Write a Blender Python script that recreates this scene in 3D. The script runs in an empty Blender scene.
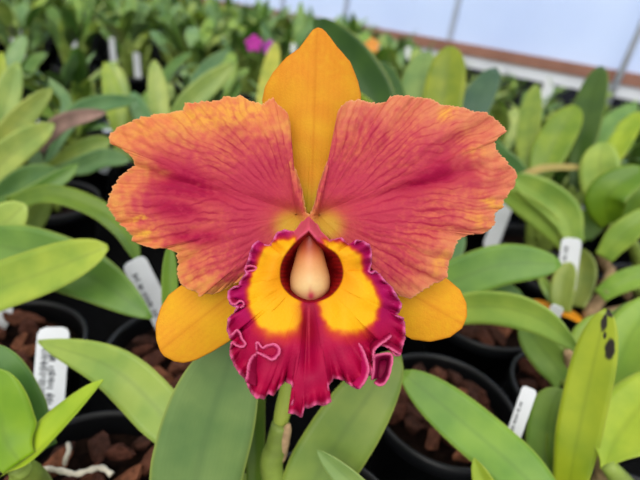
import bpy, bmesh, math, random
from mathutils import Vector, Matrix, noise
random.seed(7)
scn = bpy.context.scene
COL = scn.collection

# ------------------------------------------------------------------ camera
PITCH, ROLL, F = math.radians(28), math.radians(8), 462.2
CAM = Vector((0, 0, 0.34))
RIM = 0.09                                   # height of the pot rims above the bench
_f = Vector((0, math.cos(PITCH), -math.sin(PITCH)))
_r0 = Vector((1, 0, 0)); _u0 = Vector((0, math.sin(PITCH), math.cos(PITCH)))
_r = _r0 * math.cos(ROLL) + _u0 * math.sin(ROLL)
_u = -_r0 * math.sin(ROLL) + _u0 * math.cos(ROLL)
def ray(px, py): return _f + _r * ((px - 320) / F) + _u * ((240 - py) / F)
def at(px, py, d): return CAM + ray(px, py) * d          # point at depth d in metres
def on(px, py, z):                                       # point on a horizontal plane
    v = ray(px, py); return CAM + v * ((z - CAM.z) / v.z)
def depth(p): return (p - CAM).dot(_f)
cd = bpy.data.cameras.new('camera'); cam = bpy.data.objects.new('camera', cd); COL.objects.link(cam)
m = Matrix((_r, _u, -_f)).transposed().to_4x4(); m.translation = CAM; cam.matrix_world = m
cd.sensor_width = 36; cd.lens = 26; cd.clip_start = .01
cd.dof.use_dof = True; cd.dof.focus_distance = .163; cd.dof.aperture_fstop = 8.8
scn.camera = cam

# ------------------------------------------------------------------ small maths
def lin(c):
    return tuple((x / 12.92 if x <= .04045 else ((x + .055) / 1.055) ** 2.4) for x in (v / 255 for v in c[:3]))
def clamp(x, a=0., b=1.): return a if x < a else b if x > b else x
def sm(a, b, x):
    x = clamp((x - a) / (b - a)); return x * x * (3 - 2 * x)
def mix(a, b, k): return tuple(p + (q - p) * k for p, q in zip(a, b))
def n1(x, y=0., z=0.): return noise.noise(Vector((x, y, z)))
def spline(P, n):                                        # Catmull-Rom through points, n samples
    P = [Vector(p) for p in P]
    if len(P) == 2: return [P[0].lerp(P[1], i / (n - 1)) for i in range(n)]
    Q = [2 * P[0] - P[1]] + P + [2 * P[-1] - P[-2]]
    out = []
    for i in range(n):
        x = i / (n - 1) * (len(P) - 1); k = min(int(x), len(P) - 2); t = x - k
        a, b, c, d = Q[k:k + 4]
        out.append(.5 * ((2 * b) + (c - a) * t + (2 * a - 5 * b + 4 * c - d) * t * t + (3 * b - a - 3 * c + d) * t ** 3))
    return out
def resample(pts, n):
    L = [0.]
    for a, b in zip(pts, pts[1:]): L.append(L[-1] + math.dist(a, b))
    out = []; k = 0
    for i in range(n):
        s = L[-1] * i / (n - 1)
        while k < len(pts) - 2 and L[k + 1] < s: k += 1
        t = (s - L[k]) / max(1e-9, L[k + 1] - L[k])
        out.append(tuple(p + (q - p) * t for p, q in zip(pts[k], pts[k + 1])))
    return out, L[-1]

# ------------------------------------------------------------------ objects
def put(name, data, parent=None, loc=None):
    o = bpy.data.objects.new(name, data); COL.objects.link(o)
    if parent: o.parent = parent
    if loc is not None: o.location = loc
    return o
def tag(o, label=None, cat=None, group=None, kind=None):
    for k, v in (('label', label), ('category', cat), ('group', group), ('kind', kind)):
        if v: o[k] = v
    return o
def thing(name, loc, label, cat, group=None):
    return tag(put(name, None, None, loc), label, cat, group)
def mesh(name, V, Fc, mat, uv=None, col=None, smooth=True):
    me = bpy.data.meshes.new(name)
    me.from_pydata([tuple(v) for v in V], [], Fc)
    if isinstance(mat, (list, tuple)):
        for q in mat: me.materials.append(q)
    else: me.materials.append(mat)
    if uv:
        l = me.uv_layers.new(name='UVMap')
        for p in me.polygons:
            for li in p.loop_indices: l.data[li].uv = uv[me.loops[li].vertex_index]
    if col:
        a = me.color_attributes.new('pigment', 'FLOAT_COLOR', 'POINT')
        a.data.foreach_set('color', [x for c in col for x in (*c, 1.)])
    me.polygons.foreach_set('use_smooth', [smooth] * len(me.polygons)); me.update()
    return me
def grid_faces(R, C, off=0, closed=False):
    out = []
    for i in range(R - 1):
        for j in range(C if closed else C - 1):
            k = (j + 1) % C
            out.append((off + i * C + j, off + i * C + k, off + (i + 1) * C + k, off + (i + 1) * C + j))
    return out
def tube(path, rad, n=10, cap=True):
    V, N = [], len(path)
    side = None
    for i, p in enumerate(path):
        t = (path[min(i + 1, N - 1)] - path[max(i - 1, 0)]).normalized()
        if side is None: side = t.orthogonal().normalized()
        side = (side - t * side.dot(t)).normalized(); b = t.cross(side)
        for k in range(n):
            a = 2 * math.pi * k / n
            V.append(p + (side * math.cos(a) + b * math.sin(a)) * rad[i])
    Fc = grid_faces(N, n, 0, True)
    if cap: Fc += [tuple(range(n - 1, -1, -1)), tuple(range((N - 1) * n, N * n))]
    return V, Fc
def lathe(prof, n=40):
    V = [Vector((r * math.cos(2 * math.pi * k / n), r * math.sin(2 * math.pi * k / n), z)) for r, z in prof for k in range(n)]
    return V, grid_faces(len(prof), n, 0, True)
def boxes(L):
    V, Fc = [], []
    for (x0, y0, z0, x1, y1, z1) in L:
        o = len(V)
        V += [Vector((x, y, z)) for z in (z0, z1) for y in (y0, y1) for x in (x0, x1)]
        Fc += [tuple(o + i for i in f) for f in ((0, 2, 3, 1), (4, 5, 7, 6), (0, 1, 5, 4), (2, 6, 7, 3), (0, 4, 6, 2), (1, 3, 7, 5))]
    return V, Fc

# ------------------------------------------------------------------ materials
class NT:
    def __init__(s, name):
        s.m = bpy.data.materials.new(name); s.m.use_nodes = True
        s.t = s.m.node_tree; s.t.nodes.clear()
        s.out = s.n('ShaderNodeOutputMaterial'); s.b = s.n('ShaderNodeBsdfPrincipled')
        s.l(s.b.outputs[0], s.out.inputs[0])
    def n(s, k, **kw):
        x = s.t.nodes.new(k)
        for a, b in kw.items(): setattr(x, a, b)
        return x
    def l(s, a, b): s.t.links.new(a, b)
    def noise(s, scale, detail=3., coord='Object'):
        c = s.n('ShaderNodeTexCoord'); x = s.n('ShaderNodeTexNoise')
        x.inputs['Scale'].default_value = scale; x.inputs['Detail'].default_value = detail
        s.l(c.outputs[coord], x.inputs['Vector']); return x.outputs['Fac']
    def mixc(s, f, a, b, mode='MIX'):
        x = s.n('ShaderNodeMix', data_type='RGBA', blend_type=mode)
        for v, i in ((f, 0), (a, 6), (b, 7)):
            if hasattr(v, 'links'): s.l(v, x.inputs[i])
            else: x.inputs[i].default_value = v if i == 0 else (*v[:3], 1)
        return x.outputs[2]
    def math(s, op, a, b=0.):
        x = s.n('ShaderNodeMath', operation=op)
        for v, i in ((a, 0), (b, 1)):
            if hasattr(v, 'links'): s.l(v, x.inputs[i])
            else: x.inputs[i].default_value = v
        return x.outputs[0]
    def ramp(s, f, a, b, lo=.35, hi=.65):
        x = s.n('ShaderNodeMapRange'); x.inputs[1].default_value = lo; x.inputs[2].default_value = hi
        s.l(f, x.inputs[0]); return s.mixc(x.outputs[0], a, b)
    def bump(s, f, k, dist=.001):
        x = s.n('ShaderNodeBump'); x.inputs['Strength'].default_value = k; x.inputs['Distance'].default_value = dist
        s.l(f, x.inputs['Height']); s.l(x.outputs[0], s.b.inputs['Normal'])
    def fin(s, col, rough=.5, spec=.5):
        if hasattr(col, 'links'): s.l(col, s.b.inputs['Base Color'])
        else: s.b.inputs['Base Color'].default_value = (*col, 1)
        s.b.inputs['Roughness'].default_value = rough; s.b.inputs['Specular IOR Level'].default_value = spec
        return s.m
def plain(name, rgb, rough=.5, spec=.5, var=.12, scale=60, bump=0.):
    k = NT(name); c = lin(rgb)
    f = k.noise(scale)
    o = k.ramp(f, tuple(v * (1 - var) for v in c), tuple(min(1, v * (1 + var)) for v in c))
    if bump: k.bump(f, bump)
    return k.fin(o, rough, spec)
_leaf = {}
def leaf_mat(rgb, spots=False):
    key = (tuple(rgb), spots)
    if key in _leaf: return _leaf[key]
    k = NT('orchid_leaf'); c = lin(rgb)
    f = k.noise(38., 3.)
    col = k.ramp(f, mix(c, (c[0] * .75, c[1] * .82, c[2] * .8), 1), mix(c, (c[0] * 1.22, c[1] * 1.1, c[2] * 1.1), 1))
    oi = k.n('ShaderNodeObjectInfo')
    col = k.mixc(oi.outputs['Random'], col, k.mixc(.6, col, (1.15, .98, .8), 'MULTIPLY'))
    uv = k.n('ShaderNodeUVMap'); sp = k.n('ShaderNodeSeparateXYZ'); k.l(uv.outputs[0], sp.inputs[0])
    a = k.math('ABSOLUTE', k.math('SUBTRACT', sp.outputs[0], .5))
    mid = k.n('ShaderNodeMapRange'); mid.inputs[1].default_value = .012; mid.inputs[2].default_value = .07
    mid.inputs[3].default_value = .25; mid.inputs[4].default_value = 0.; k.l(a, mid.inputs[0])
    col = k.mixc(mid.outputs[0], col, tuple(v * .5 for v in c))
    w = k.n('ShaderNodeTexWave', bands_direction='X'); w.inputs['Scale'].default_value = 7.; w.inputs['Distortion'].default_value = 1.2
    k.l(uv.outputs[0], w.inputs['Vector'])
    col = k.mixc(k.math('MULTIPLY', w.outputs['Fac'], .07), col, tuple(v * .6 for v in c))
    ed = k.n('ShaderNodeMapRange'); ed.inputs[1].default_value = .465; ed.inputs[2].default_value = .5; k.l(a, ed.inputs[0])
    col = k.mixc(k.math('MULTIPLY', ed.outputs[0], .5), col, lin((190, 200, 90)))
    if spots:
        for (u0, v0, ru, rv) in ((.52, .93, .13, .05), (.80, .80, .13, .06), (.74, .99, .3, .03), (.62, .86, .05, .02)):
            du = k.math('DIVIDE', k.math('SUBTRACT', sp.outputs[0], u0), ru); dv = k.math('DIVIDE', k.math('SUBTRACT', sp.outputs[1], v0), rv)
            r = k.math('ADD', k.math('MULTIPLY', du, du), k.math('MULTIPLY', dv, dv))
            r = k.math('ADD', r, k.math('MULTIPLY', k.math('SUBTRACT', k.noise(260.), .5), 1.4))
            mr = k.n('ShaderNodeMapRange'); mr.inputs[1].default_value = .6; mr.inputs[2].default_value = 1.3
            mr.inputs[3].default_value = 1.; mr.inputs[4].default_value = 0.; k.l(r, mr.inputs[0])
            col = k.mixc(mr.outputs[0], col, lin((38, 30, 16)))
    k.bump(k.noise(300., 2.), .08)
    m = k.fin(col, .42, .45)
    tr = k.n('ShaderNodeBsdfTranslucent'); k.l(col, tr.inputs[0])
    mx = k.n('ShaderNodeMixShader'); mx.inputs[0].default_value = .18
    k.l(k.b.outputs[0], mx.inputs[1]); k.l(tr.outputs[0], mx.inputs[2]); k.l(mx.outputs[0], k.out.inputs[0])
    _leaf[key] = m; return m
def pigment_mat(name, rough, spec, bump_scale, bump_k, tl=.2, sheen=0.):
    k = NT(name)
    a = k.n('ShaderNodeAttribute', attribute_name='pigment')
    f = k.noise(bump_scale, 3.)
    col = k.mixc(k.math('MULTIPLY', f, .4), a.outputs[0], k.mixc(1., a.outputs[0], (.72, .62, .62), 'MULTIPLY'))
    k.bump(f, bump_k, .0006)
    m = k.fin(col, rough, spec); k.b.inputs['Sheen Weight'].default_value = sheen
    tr = k.n('ShaderNodeBsdfTranslucent'); k.l(col, tr.inputs[0])
    mx = k.n('ShaderNodeMixShader'); mx.inputs[0].default_value = tl
    k.l(k.b.outputs[0], mx.inputs[1]); k.l(tr.outputs[0], mx.inputs[2]); k.l(mx.outputs[0], k.out.inputs[0])
    return m
M_PETAL = pigment_mat('petal_skin', .6, .18, 1500., .35, .2, 0.)
M_LIP = pigment_mat('lip_skin', .55, .18, 1800., .35, .12, 0.)
M_COLUMN = pigment_mat('column_skin', .4, .4, 900., .08, .1)
M_POT = plain('black_pot_plastic', (13, 14, 17), .4, .4, .2, 40)
M_BULB = plain('pseudobulb_green', (128, 148, 62), .5, .4, .25, 70)
M_SHEATH = plain('dry_sheath', (166, 138, 104), .8, .1, .3, 160, .4)
M_OLIVE = plain('olive_sheath', (150, 165, 75), .55, .3, .25, 90)
M_ROOT = plain('aerial_root', (205, 198, 180), .8, .1, .15, 200, .3)
M_TAG = plain('white_label_plastic', (240, 243, 247), .4, .4, .05, 30)
M_TAGB = plain('weathered_label_plastic', (206, 212, 220), .45, .4, .1, 60)
M_INK = plain('label_ink', (62, 66, 74), .7, .1, .2, 300)
M_MULCH = plain('bark_mulch', (30, 18, 13), .9, .1, .5, 220, .6)
M_BARK = [plain('bark_chip', c, .85, .12, .35, 190, .8) for c in ((92, 56, 42), (74, 43, 33), (110, 68, 48), (62, 38, 30))]
M_DEAD = plain('dry_brown_leaf', (140, 114, 104), .75, .15, .3, 45, .3)
M_ORANGE = plain('fallen_orange_leaf', (232, 150, 20), .55, .3, .2, 60)
M_BENCH = plain('bench_cloth', (9, 9, 10), .9, .08, .3, 90)
M_STEEL = plain('galvanised_steel', (206, 212, 224), .5, .4, .1, 20)

# ------------------------------------------------------------------ flower
DF = .165
PX = DF / F
def flat(outline, ns, nt, C, dfun, cfun, mat, name, parent, rough_edge=.6, seed=0, thick=.0006, closed=True):
    """A petal: rings from its claw C to its traced margin; every vertex gets its own depth and pigment."""
    O, L = resample(outline + [outline[0]] if closed else outline, ns)
    V, col, loc = [], [], parent.matrix_world.translation if parent else Vector()
    for i in range(nt):
        t = .02 + .98 * i / (nt - 1)
        for j, (x, y) in enumerate(O):
            dx, dy = x - C[0], y - C[1]; ln = math.hypot(dx, dy)
            jag = rough_edge * (n1(j * .23, seed, 1.) + .9 * n1(j * .61, seed, 5.)) * sm(.93, 1, t)
            q = t * (1 + jag / max(ln, 8))
            px, py = C[0] + dx * q, C[1] + dy * q
            V.append(at(px, py, DF + dfun(t, px, py, j / (ns - 1), ln)))
            col.append(lin(cfun(t, px, py, j / (ns - 1), ln)))
    o = put(name, mesh(name, V, grid_faces(nt, ns) + [tuple(range(ns - 2, -1, -1))], mat, None, col), None)
    return finish(o, parent, thick)
def finish(o, parent, thick):
    root = parent
    off = Vector()
    while root: off = off + root.location; root = root.parent
    o.data.transform(Matrix.Translation(-off)); o.parent = parent
    if thick:
        s = o.modifiers.new('thickness', 'SOLIDIFY'); s.thickness = thick; s.offset = 0
    return o

LP = [(306,212),(304,205),(302,190),(296.5,173),(291,161),(288,150),(288,139),(287.5,129),(289.5,121.5),(287,113),(282.5,108.4),(275,102.8),(273,97.2),(265.6,102.8),(261.9,104.7),(249.7,101),(240,95.3),(233.8,97.8),(224.4,96.6),(220.6,100.4),(211,101.5),(200,102),(192,103.4),(185.2,103),(183.6,110.8),(175,111.6),(167,114),(156,114),(150,117),(141.4,117),(129.7,122.5),(118.8,127.2),(111.7,133.4),(109,138),(110,142.8),(120,147.5),(129,154),(133.6,159.4),(135,166),(128,170),(120,177),(113,187.5),(107.5,203),(109.4,209.4),(114.8,217),(120,224),(126,229),(133,236),(132,240.5),(142,245),(153,248.6),(160,247.5),(167,248),(177,252.5),(178.6,263.5),(177.3,274.4),(181,284),(190,289.7),(195.5,291),(200,296.3),(205,293),(212,294),(218.5,292),(227,287.5),(240,281),(256,272),(274,262),(292,250),(304,234),(309,216)]
RP = [(312,212),(316,200),(319,186),(323,174),(329.7,156),(332.5,145),(335.3,128),(338,120.6),(338,113),(342,105.6),(350,101),(359.7,99.6),(368,102.8),(378.4,103.4),(387,102),(390.6,97),(398,95.3),(411,96.6),(422.5,97.8),(427.5,98.5),(435,101),(439.7,105),(451,106),(463,108),(474,112),(484,112),(493,117),(500.6,125),(507,130.4),(500.6,135.6),(494.6,141),(496,149.7),(504,159),(513.7,169.4),(517,174),(513.8,187.3),(504,199.4),(502.8,207),(495,212.5),(494,225.6),(483,233.3),(467.8,234.4),(457,241),(453.6,252),(448,263.8),(447,277),(441.5,280.6),(431,285),(423.7,290),(410.6,298.4),(399,295.6),(394.7,289),(380,279),(362,268),(342,256),(324,244),(314,230),(309,216)]
DS = [(306,214),(300,195),(288,170),(272,140),(264,114),(262.6,100),(265.6,86),(273,73),(286,58),(299,48.7),(308.7,35.6),(313,30),(318,27.6),(322,29),(325.6,32),(337,47),(350,62),(357.5,80.6),(360.5,94),(361,105),(352,132),(338,162),(324,190),(317,214)]
LL = [(306,236),(288,232),(262,238),(232,250),(205,268),(182.7,284.6),(169,295),(161,307.5),(156,324),(156.3,338.8),(160,350),(164,356),(174.4,361.2),(183.8,362.7),(196,359.6),(211,352),(227.5,342),(250,325),(280,290),(304,250)]
RL = [(314,236),(332,232),(360,236),(400,250),(430,264),(447,279),(460,290),(466,303),(467,316),(462,328),(450,337),(430,341.5),(412,339),(398,331),(370,310),(338,282),(316,250)]
LIP = [(309,214),(306,214.5),(302,220.6),(297,228),(294,231.5),(284,229.4),(276,233),(273.6,238.4),(269,245.5),(263.4,244.7),(258,240.8),(252.5,244.7),(250,251),(247.8,260.3),(244,269.7),(246,273.6),(240,280.6),(238.4,287),(234.5,286.6),(228,291),(227.5,299),(230.6,305),(237,307.5),(233.8,313),(228,319),(226.7,328.8),(229,336.6),(235,333),(239,336),(243,343),(236,345),(231,343),(230,350),(230,356),(233.8,365),(240,374.7),(246,380),(248.6,388.8),(252,394),(256.4,399),(260,398),(263.4,399.7),(268,393.4),(272.8,395.8),(280.6,385.6),(285,381.7),(291.6,384.8),(294.7,393.4),(291.6,406),(288.4,413.8),(295,414),(301.7,417.7),(304,407.5),(310,408.3),(316,404.5),(324,406),(331,402),(329,393.8),(328,386),(334.4,378),(343.8,380.5),(354.7,388),(359.4,389),(364,384.4),(367,375),(371,376),(373,368),(374.5,356),(376,348),(381,345.5),(387,347),(391,351),(396,356),(400,356),(402.3,348.4),(405.5,337.5),(405,327),(404,318.6),(396,315.8),(400,311.6),(402,304.5),(397,296),(392.5,288),(386,282),(380,274.5),(376,271),(372.5,273.5),(369.8,271.5),(371.4,263.4),(372,252.5),(370,244.7),(362.8,240.8),(356.6,240),(353.4,247),(347,243),(342.5,237.7),(336,239),(330,240),(320.6,230.6),(314.4,218),(309.5,214)]
RIMO = [(309,230),(300,237),(290.6,246),(281.5,259.6),(278.7,273.4),(281.5,287),(293,298.6),(310,304),(329,298.6),(341,286),(344.5,271),(339,255),(327,246),(317.5,240),(309,230)]

RIMO = [RIMO[0]] + [tuple(v)[:2] for v in spline([(*q, 0) for q in RIMO[1:-1]], 90)] + [RIMO[-1]]
ROSE, ORANGE_, MAG, SALMON = (198, 60, 84), (240, 150, 80), (172, 4, 66), (224, 112, 86)
def seg_dist(px, py, a, b):
    vx, vy = b[0] - a[0], b[1] - a[1]; t = clamp(((px - a[0]) * vx + (py - a[1]) * vy) / (vx * vx + vy * vy))
    return math.hypot(px - a[0] - vx * t, py - a[1] - vy * t), t
def veins(px, py, C, kf, seed, ln):
    """fine darker veins that fan out from the claw, fork and break up on their way out"""
    dx, dy = px - C[0], py - C[1]; r = math.hypot(dx, dy); a = math.atan2(dy, dx)
    bend = .16 * n1(px * .011, py * .011, seed + 1)
    w = a + bend + .055 * n1(px * .035, py * .035, seed) + 1.3 / max(r, 30) * n1(px * .16, py * .16, seed + 3)
    v = 0
    for mult, r0, r1, k in ((kf, 20, 70, 1.), (kf * 2, 75, 120, .9), (kf * 4, 135, 165, .6)):
        s = abs((w * mult + .13 * mult) % 1 - .5) * 2
        x = (1 - s) * r / mult * .5
        br = clamp(.45 + 1.3 * n1(r * .045, math.floor(w * mult + .13 * mult) * 3.7, seed + 9))
        v = max(v, (1 - sm(.3, 1.7, x)) * sm(r0, r1, r) * k * br)
    return v
def petal_col(side):
    C = (300, 214) if side < 0 else (316, 214)
    def f(t, px, py, s, ln):
        nz = n1(px * .045, py * .045, side * 3.1); nf = n1(px * .16, py * .16, side); nb = n1(px * .022, py * .022, side * 7)
        ng = n1(px * .42, py * .42, side + 30.)
        up = 1 - sm(125, 190, py)
        if side < 0:
            mv, tv = seg_dist(px, py, (285, 215), (142, 170)); core = math.exp(-(mv / (9 + 9 * tv)) ** 2) * sm(.25, .72, tv) * (1 - sm(.93, 1.06, tv))
            mv2, tv2 = seg_dist(px, py, (262, 226), (158, 205)); core = max(core, .75 * math.exp(-(mv2 / 10) ** 2) * sm(.4, .8, tv2) * (1 - sm(.95, 1.08, tv2)))
            mv3, tv3 = seg_dist(px, py, (262, 232), (180, 240)); core = max(core, .6 * math.exp(-(mv3 / 9) ** 2) * sm(.3, .7, tv3))
            tt = t + .10 * nz + .05 * nf
            e = sm(.72, .99, tt) * (1 - up) + sm(.50, .90, tt) * up
        else:
            mv, tv = seg_dist(px, py, (335, 214), (474, 161)); core = math.exp(-(mv / (6 + 7 * tv)) ** 2) * sm(.3, .8, tv) * (1 - sm(.94, 1.03, tv))
            tt = t + .10 * nz + .05 * nf
            e = sm(.66, 1.04, tt) * (1 - up) + sm(.58, 1.08, tt) * up
        c = mix(ROSE, SALMON, clamp(.22 + .8 * nb + .5 * nf + .4 * ng + .25 * sm(.3, .8, t)))
        c = mix(c, (204, 58, 88), (1 - sm(.15, .6, t)) * .7)
        c = mix(c, MAG, clamp(core * (1.25 + .9 * nf + .6 * ng)) * .95)
        oc = mix((232, 132, 84), (236, 164, 84), clamp(.42 + 1.0 * n1(px * .03, py * .03, 4 + side) + .6 * nf + .3 * ng))
        if side > 0: oc = mix(oc, (228, 140, 108), .65)
        c = mix(c, oc, e * .95)
        for (qx, qy, rx, ry, ang, kk) in (((140,218,10,3.2,-.3,1), (145,233,12,3.6,-.35,.9), (145,128,14,10,-.3,.35), (205,118,34,12,0,.6), (240,110,30,12,0,.55), (192,104,5,4,0,-.8), (168,121,5,5,0,-.5), (150,124,5,5,0,-.5)) if side < 0 else ((447,114,11,7,-.6,.75), (492,203,17,5,.5,.8), (474,152,14,7,0,.35), (440,263,8,15,.4,.55), (478,220,14,7,.5,.5))):
            dx, dy = px - qx, py - qy; xx = dx * math.cos(ang) + dy * math.sin(ang); yy = -dx * math.sin(ang) + dy * math.cos(ang)
            c = mix(c, (250, 192, 70) if kk > 0 else (230, 104, 80), math.exp(-((xx / rx) ** 2 + (yy / ry) ** 2) ** 1.5) * abs(kk) * clamp(.8 + nf + .5 * ng))
        v = veins(px, py, C, 8.5, side * 2 + 5, ln)
        c = mix(c, mix((168, 18, 62), (202, 84, 60), e), v * (.78 - .42 * e))
        g = math.hypot(px - (291 if side < 0 else 327), (py - 226) * 1.1)
        c = mix(c, (226, 204, 56), (1 - sm(6, 25, g)) * .9)
        c = mix(c, (206, 130, 60), (1 - sm(10, 42, g)) * .35)
        ed = (1 - t) * ln
        c = mix(c, (244, 190, 130), (1 - sm(0., 2.2, ed)) * .6 * sm(.5, .8, t))
        return c
    return f
def petal_d(side):
    C = (300, 214) if side < 0 else (316, 214)
    def f(t, px, py, s, ln):
        a = math.atan2(py - C[1], (px - C[0]) * side)
        d = .0035 - .0075 * math.sin(t * 1.9) + .004 * t * t
        d += .0022 * sm(.45, 1, t) * (math.sin(s * 62 + 2 * n1(s * 9, side)) * .35 + n1(s * 30, side * 2.) * .8 + .5 * n1(s * 75, side * 2.) * sm(.8, 1, t))
        d += .00013 * sm(.2, .6, t) * math.sin(a * 60 + 6 * n1(px * .03, py * .03)) + .00022 * n1(px * .11, py * .11, side * 5.)
        d += .0016 * n1(px * .022, py * .022, side + 8.)
        mv, tv = seg_dist(px, py, (C[0], 214), (C[0] + side * 165, 170)); d += .0016 * math.exp(-(mv / 7) ** 2)
        return d
    return f
def sepal_col(a0, b0, dark):
    def f(t, px, py, s, ln):
        nz = n1(px * .05, py * .05, 2.); nf = n1(px * .2, py * .2, 3.)
        w, tv = seg_dist(px, py, a0, b0)
        ax = math.atan2(b0[1] - a0[1], b0[0] - a0[0]); across = -(px - a0[0]) * math.sin(ax) + (py - a0[1]) * math.cos(ax)
        c = mix((240, 178, 40), (236, 160, 40), clamp(.5 + .9 * nz)) if b0[1] < a0[1] else mix((246, 192, 34), (242, 176, 36), clamp(.5 + .9 * nz))
        c = mix(c, dark, sm(.45, 1.05, tv) * .5 * clamp(.8 + nf))
        if b0[1] < a0[1]: c = mix(c, (214, 190, 50), 1 - sm(.0, .22, tv))
        st = abs(((across + 1.5 * n1(px * .02, py * .02, 7.)) / 5.2) % 1 - .5) * 2
        c = mix(c, (214, 112, 20), (1 - sm(.1, .5, st)) * .10 * clamp(.6 + nz))
        c = mix(c, (206, 112, 14), math.exp(-(across / 1.4) ** 2) * .28)
        ed = (1 - t) * ln; c = mix(c, (228, 128, 34), (1 - sm(0, 3, ed)) * .35)
        return c
    return f
EYE_L = [(262,249),(276,240),(296,238),(292,262),(290,282),(296,296),(302,303),(303,320),(298,332),(284,337),(268,336),(256,325),(249,308),(247.5,290),(255,268)]
EYE_R = [(322,240),(342,242),(354,250),(361,255),(363,272),(374,286),(380,300),(377,318),(365,332),(347,336),(331,332),(322,320),(317,304),(324,296),(330,284),(332,262)]
def poly_sd(px, py, P):
    ins, dm = False, 1e9
    for (x1, y1), (x2, y2) in zip(P, P[1:] + P[:1]):
        d, _ = seg_dist(px, py, (x1, y1), (x2, y2)); dm = min(dm, d)
        if (y1 > py) != (y2 > py) and px < (x2 - x1) * (py - y1) / (y2 - y1) + x1: ins = not ins
    return -dm if ins else dm
def lip_col(t, px, py, ed):
    nz = n1(px * .06, py * .06, 11.); nf = n1(px * .22, py * .22, 12.)
    low = sm(300, 345, py)
    c = mix((178, 4, 92), (182, 0, 66), low)
    c = mix(c, (140, 0, 58), clamp(.3 + .9 * nz) * .5)
    hood = (1 - sm(236, 246, py)) * (1 - sm(13, 26, abs(px - 310)))
    c = mix(c, (216, 84, 108), hood)
    sd = min(poly_sd(px, py, EYE_L), poly_sd(px, py, EYE_R)) + 1.6 * n1(px * .12, py * .12, 3.) + 1.2 * nf
    soft = 4 + 8 * sm(320, 338, py)
    c = mix(c, (214, 84, 28), (1 - sm(-soft * .4, soft * 1.1, sd)) * .85)
    c = mix(c, (250, 186, 10), 1 - sm(-soft * .9, soft * .25, sd))
    c = mix(c, (242, 150, 10), (1 - sm(0, 26, math.hypot(max(0, abs(px - 310) - 34), (py - 275) * .6))) * .7 * (1 - sm(-6, 2, sd)))
    cx = abs(px - 309); ctr = math.exp(-(cx / 10) ** 2) * sm(300, 306, py) * (1 - sm(330, 352, py))
    c = mix(c, (150, 10, 32), ctr * .75)
    c = mix(c, (226, 80, 96), math.exp(-(cx / 1.6) ** 2) * sm(302, 312, py) * (1 - sm(330, 350, py)) * .5)
    ew = (2.3 + 1.2 * (nf + nz)) * (1 + .35 * low)
    c = mix(c, mix((232, 124, 176), (232, 112, 156), low), (1 - sm(ew * .35, ew * 1.5, ed)) * .88 * (1 - hood))
    c = mix(c, (232, 130, 120), (1 - sm(.3, 1.6, ed)) * .6 * hood)
    return c
def rim_at(px, py):
    a0 = math.atan2(py - 272, px - 309); best = None
    for (x1, y1), (x2, y2) in zip(RIMO, RIMO[1:]):
        a1 = math.atan2(y1 - 272, x1 - 309) - a0; a2 = math.atan2(y2 - 272, x2 - 309) - a0
        a1 = (a1 + math.pi) % (2 * math.pi) - math.pi; a2 = (a2 + math.pi) % (2 * math.pi) - math.pi
        if a1 * a2 <= 0 and abs(a1 - a2) < 2:
            k = a1 / (a1 - a2) if a1 != a2 else 0
            return (x1 + (x2 - x1) * k, y1 + (y2 - y1) * k)
    return (309, 230)
def margin_d(px, py):
    d = -.007 - .006 * sm(250, 320, py) - .009 * sm(330, 410, py)
    return d + .007 * (1 - sm(216, 236, py)) * (1 - sm(10, 30, abs(px - 310)))
RIM_D = -.0135
def ruffle(j, s, py, seed=0.):
    k = s / 10.
    return math.sin(k * 2 * math.pi * .62 + 2.2 * n1(k * .35, seed)) * .75 + .5 * n1(k * 1.3, seed + 4) + .28 * n1(k * 3.1, seed + 8)
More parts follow.
